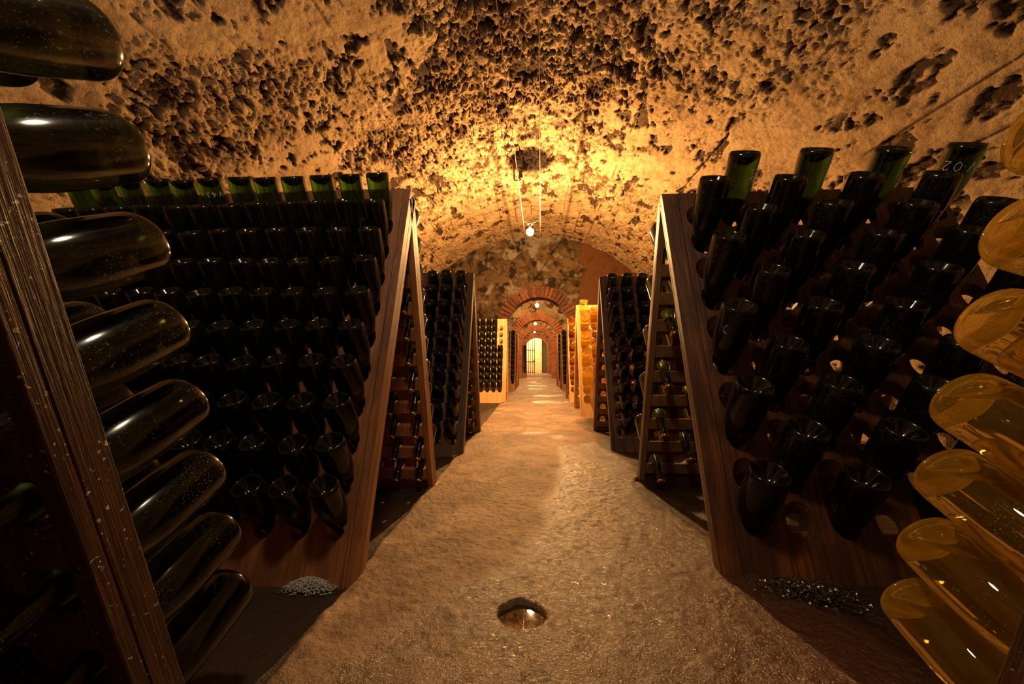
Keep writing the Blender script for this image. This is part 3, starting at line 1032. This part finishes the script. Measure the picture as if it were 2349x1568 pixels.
# racks in the chambers beyond the arches
far_racks = [(-0.455, -1, 8.75, 0.75, 'first dark rack on the left beyond the first arch', 'left beyond first arch'),
             (-0.45, -1, 10.0, 0.75, 'second dark rack on the left beyond the first arch', 'further left beyond first arch'),
             (0.60, 1, 8.70, 0.75, 'first dark rack on the right beyond the first arch', 'right beyond first arch'),
             (0.58, 1, 10.0, 0.70, 'second dark rack on the right beyond the first arch', 'further right beyond first arch'),
             (-0.38, -1, 16.6, 0.75, 'small dark rack on the left before the iron gate', 'left before the gate')]
for xa, sd, yb, F, lab, wh in far_racks:
    rk, inf = rack(lab, xa, sd, yb, F, 3, 0.116, wood='wood_red', N=8, battens=yb < 10.5, group='riddling racks beyond the arch')
    pos, sy = inf['near']
    b = MB()
    for r in range(10):
        for c in range(2):
            m4 = orient(baxis(sy, 63), 0).to_4x4(); m4.translation = pos(r, c)
            b.lathe([(q0, q1 - S0) for q0, q1 in PROF_LO], 14, m4)
    o = link('dark_bottles', b.mesh(True), M['bottle'])
    tag(o, 'dark bottles on the rack ' + wh, 'bottles', kind='stuff')

# chalk marks on individual bottles
def face_camera(o, turn=0.0):
    """spin the bottle about its axis so that local +X looks at the camera"""
    mw = o.matrix_world
    c = mw.inverted() @ Vector((0, 0, CH))
    o.matrix_world = mw @ Matrix.Rotation(math.atan2(c.y, c.x) + turn, 4, 'Z')


bpy.context.view_layer.update()
for (r, c), txt, trn, sz, rad, D, sB in (((0, 6), 'V.43', 0.0, 0.019, 0.0442, L1, 0.062), ((0, 5), '3', 0.95, 0.022, 0.0442, L1, 0.060), ((0, 0), '3', 1.0, 0.022, 0.0442, L1, 0.058)):
    o = D[(r, c)]; face_camera(o)
    chalk(o, txt, rad, 0.182 - sB, sz, trn, 'white chalk writing ' + txt)
for (r, c), txt, trn, sz in (((0, 1), '6', 0.75, 0.036), ((0, 7), 'V.02', 0.1, 0.034), ((5, 0), ')', -0.5, 0.034)):
    o = R1[(r, c)]; face_camera(o)
    chalk(o, txt, 0.0441 * 1.32, (0.182 - 0.058) * 1.32, sz, trn, 'white chalk writing ' + txt)

# ------------------------------------------------------------------ lamps and cables
cab = []
for j, (a, b) in enumerate((((-0.258, -3.1, 2.50), (-0.115, YW + .1, 2.50)), ((-0.053, -3.1, 2.50), (0.115, YW + .1, 2.50)))):
    pts = [Vector(a).lerp(Vector(b), k / 40) for k in range(41)]
    for k, p in enumerate(pts): p.z += -0.012 * math.sin(math.pi * k / 40)
    o = link('lamp_cable', MB().tube(pts, 0.0036, 6).mesh(True), M['cable'])
    tag(o, ('left' if j == 0 else 'right') + ' one of two thin metal cables strung along the vault crown', 'cable', 'lamp cables')
    cab.append((Vector(a), Vector(b)))


def cable_x(j, y):
    a, b = cab[j]
    return a.x + (b.x - a.x) * (y - a.y) / (b.y - a.y)


LAB = ['bright bare bulb hanging from two cables, nearest lamp', 'bright bulb hanging just beyond the first brick arch', 'bright bulb hanging beyond the second brick arch',
       'smallest bright bulb hanging before the far gate', 'larger frosted bulb hanging overhead from the same two cables', 'bulb in the bright room behind the iron gate']
for i, (x, y, z, w, c) in enumerate(LAMPS):
    root = empty('hanging_lamp', (x, y, z))
    tag(root, LAB[i], 'lamp', 'bare bulbs along the cellar')
    b = MB().lathe([(0, -.050), (.018, -.047), (.036, -.034), (.047, -.012), (.050, .004), (.045, .022), (.032, .036), (.016, .043), (.012, .046), (0, .046)], 24)
    bo = link('bulb', b.mesh(True), M['bulb_frosted' if i == 4 else 'bulb'], root)
    if i == 4:
        bo.scale = (2.1, 2.1, 2.1); bo.location.z = -0.05
    b = MB().lathe([(0, .1), (.010, .1), (.015, .095), (.0165, .05), (.014, .0455), (0, .0455)], 20)
    link('socket', b.mesh(True), M['iron'], root)
    b = MB().lathe([(.012, .112), (.022, .110), (.031, .104), (.034, .098), (.032, .098), (.021, .106), (.012, .108)], 28)
    link('reflector', b.mesh(True), M['iron'], root)
    if i in (0, 4):
        for j in range(2):
            cx = cable_x(j, y)
            zc = 2.50 - 0.012 * math.sin(math.pi * (y + 3.1) / (YW + 3.2)) - z
            link('hanger_wire', MB().tube([(0.006 * (1 if j else -1), 0, .1), ((cx - x) * .6, 0, .13), (cx - x, 0, zc)], 0.003, 6).mesh(True), M['cable'], root)
    else:
        top = VZ + VR + 0.02 - z if i < 4 else 2.75 - z
        link('hanger_wire', MB().tube([(0, 0, .1), (0, 0, top)], 0.003, 6).mesh(True), M['cable'], root)

# old iron bracket with an upturned socket on the crown of the vault
root = empty('ceiling_bracket', (-0.34, 4.62, 3.20))
tag(root, 'bent iron ceiling bracket with an empty lamp socket, above the nearest bulb', 'bracket')
link('arm', MB().tube([(0.02, .12, .03), (0, .0, -.01), (.07, -.04, -.07), (.085, -.05, -.10), (.088, -.05, -.32), (.098, -.05, -.337), (.15, -.05, -.34), (.165, -.05, -.333), (.17, -.05, -.31)], 0.009, 10).mesh(True), M['iron'], root)
link('socket', MB().lathe([(0, -.32), (.020, -.32), (.026, -.31), (.026, -.27), (.021, -.262), (.021, -.23), (.017, -.222), (0, -.222)], 20, Matrix.Translation((.168, -.05, 0))).mesh(True), M['iron'], root)

# ------------------------------------------------------------------ iron gate and the bright room behind it
root = empty('iron_gate', (-0.03, 20.55, 0))
tag(root, 'rusty iron barred gate leaf half closing the far arch', 'gate')
for k, px in enumerate((-0.115, -0.225, -0.335, -0.445, -0.55)):
    x = px
    xx = abs(x - 0.03 - AX + 0.03) / AH
    topz = ASP + AH * math.sqrt(max(0.02, 1 - min(1, abs(x - 0.03 - AX) / AH) ** 2)) - 0.02
    link('bar', MB().tube([(x, 0, 0.03), (x, 0, topz)], 0.014, 8).mesh(True), M['iron'], root)
link('bar', MB().box((-0.01, 0, 0.95), (0.035, 0.03, 1.86)).mesh(), M['iron'], root)
for z in (0.10, 0.66, 1.28):
    link('crossbar', MB().box((-0.275, 0, z), (0.56, 0.016, 0.035)).mesh(), M['iron'], root)
link('lock', bevel(MB().box((-0.045, -0.02, 0.68), (0.06, 0.04, 0.10)).mesh(), .004), M['iron'], root)

rm = link('wall_end', MB().box((-0.62, 22.7, 1.35), (2.0, 0.2, 2.9)).mesh(), M['plaster']); tag(rm, kind='structure')
link('recess_wall', MB().box((0.9, 23.7, 1.35), (1.4, 0.2, 2.9)).mesh(), M['wallpale'], rm)['kind'] = 'structure'
link('recess_side', MB().box((1.35, 22.3, 1.35), (0.2, 2.9, 2.9)).mesh(), M['wallpale'], rm)['kind'] = 'structure'
link('room_side', MB().box((-1.4, 21.8, 1.35), (0.2, 2.0, 2.9)).mesh(), M['plaster'], rm)['kind'] = 'structure'
tag(link('ceiling', MB().box((0, 22.3, 2.85), (3.2, 3.0, 0.2)).mesh(), M['plaster']), kind='structure')

# ------------------------------------------------------------------ crust and gravel at the rack feet
def crumbs(name, n, cx, cy, sx, sy, h, s0, s1, mat, label, cat):
    V, F = [], []
    rr = random.Random(n)
    for k in range(n):
        u, v = rr.gauss(0, .42), rr.gauss(0, .42)
        if abs(u) > 1 or abs(v) > 1: continue
        p = Vector((cx + u * sx, cy + v * sy, -0.012 + h * max(0, 1 - u * u - v * v) * rr.random()))
        s = rr.uniform(s0, s1)
        n0 = len(V)
        for d in ((1, 0, 0), (-1, 0, 0), (0, 1, 0), (0, -1, 0), (0, 0, 1), (0, 0, -1)):
            V.append(p + Vector(d) * s * rr.uniform(.6, 1.3))
        F += [(n0 + a, n0 + b, n0 + c) for a, b, c in ((0, 2, 4), (2, 1, 4), (1, 3, 4), (3, 0, 4), (2, 0, 5), (1, 2, 5), (3, 1, 5), (0, 3, 5))]
    o = link(name, mesh_of(V, F), M[mat])
    tag(o, label, cat, kind='stuff')


crumbs('mineral_crust', 1500, -0.665, 1.125, 0.08, 0.035, 0.03, .0010, .0034, 'salt', 'white glistening mineral crust at the foot of the large left rack', 'crust')
crumbs('wet_gravel', 1500, 0.72, 1.19, 0.20, 0.10, 0.02, .002, .007, 'gravel', 'wet black gravel at the foot of the large right rack', 'gravel')
crumbs('wet_gravel', 500, 0.585, 2.20, 0.07, 0.06, 0.025, .002, .006, 'gravel', 'wet gravel at the back foot of the large right rack', 'gravel')
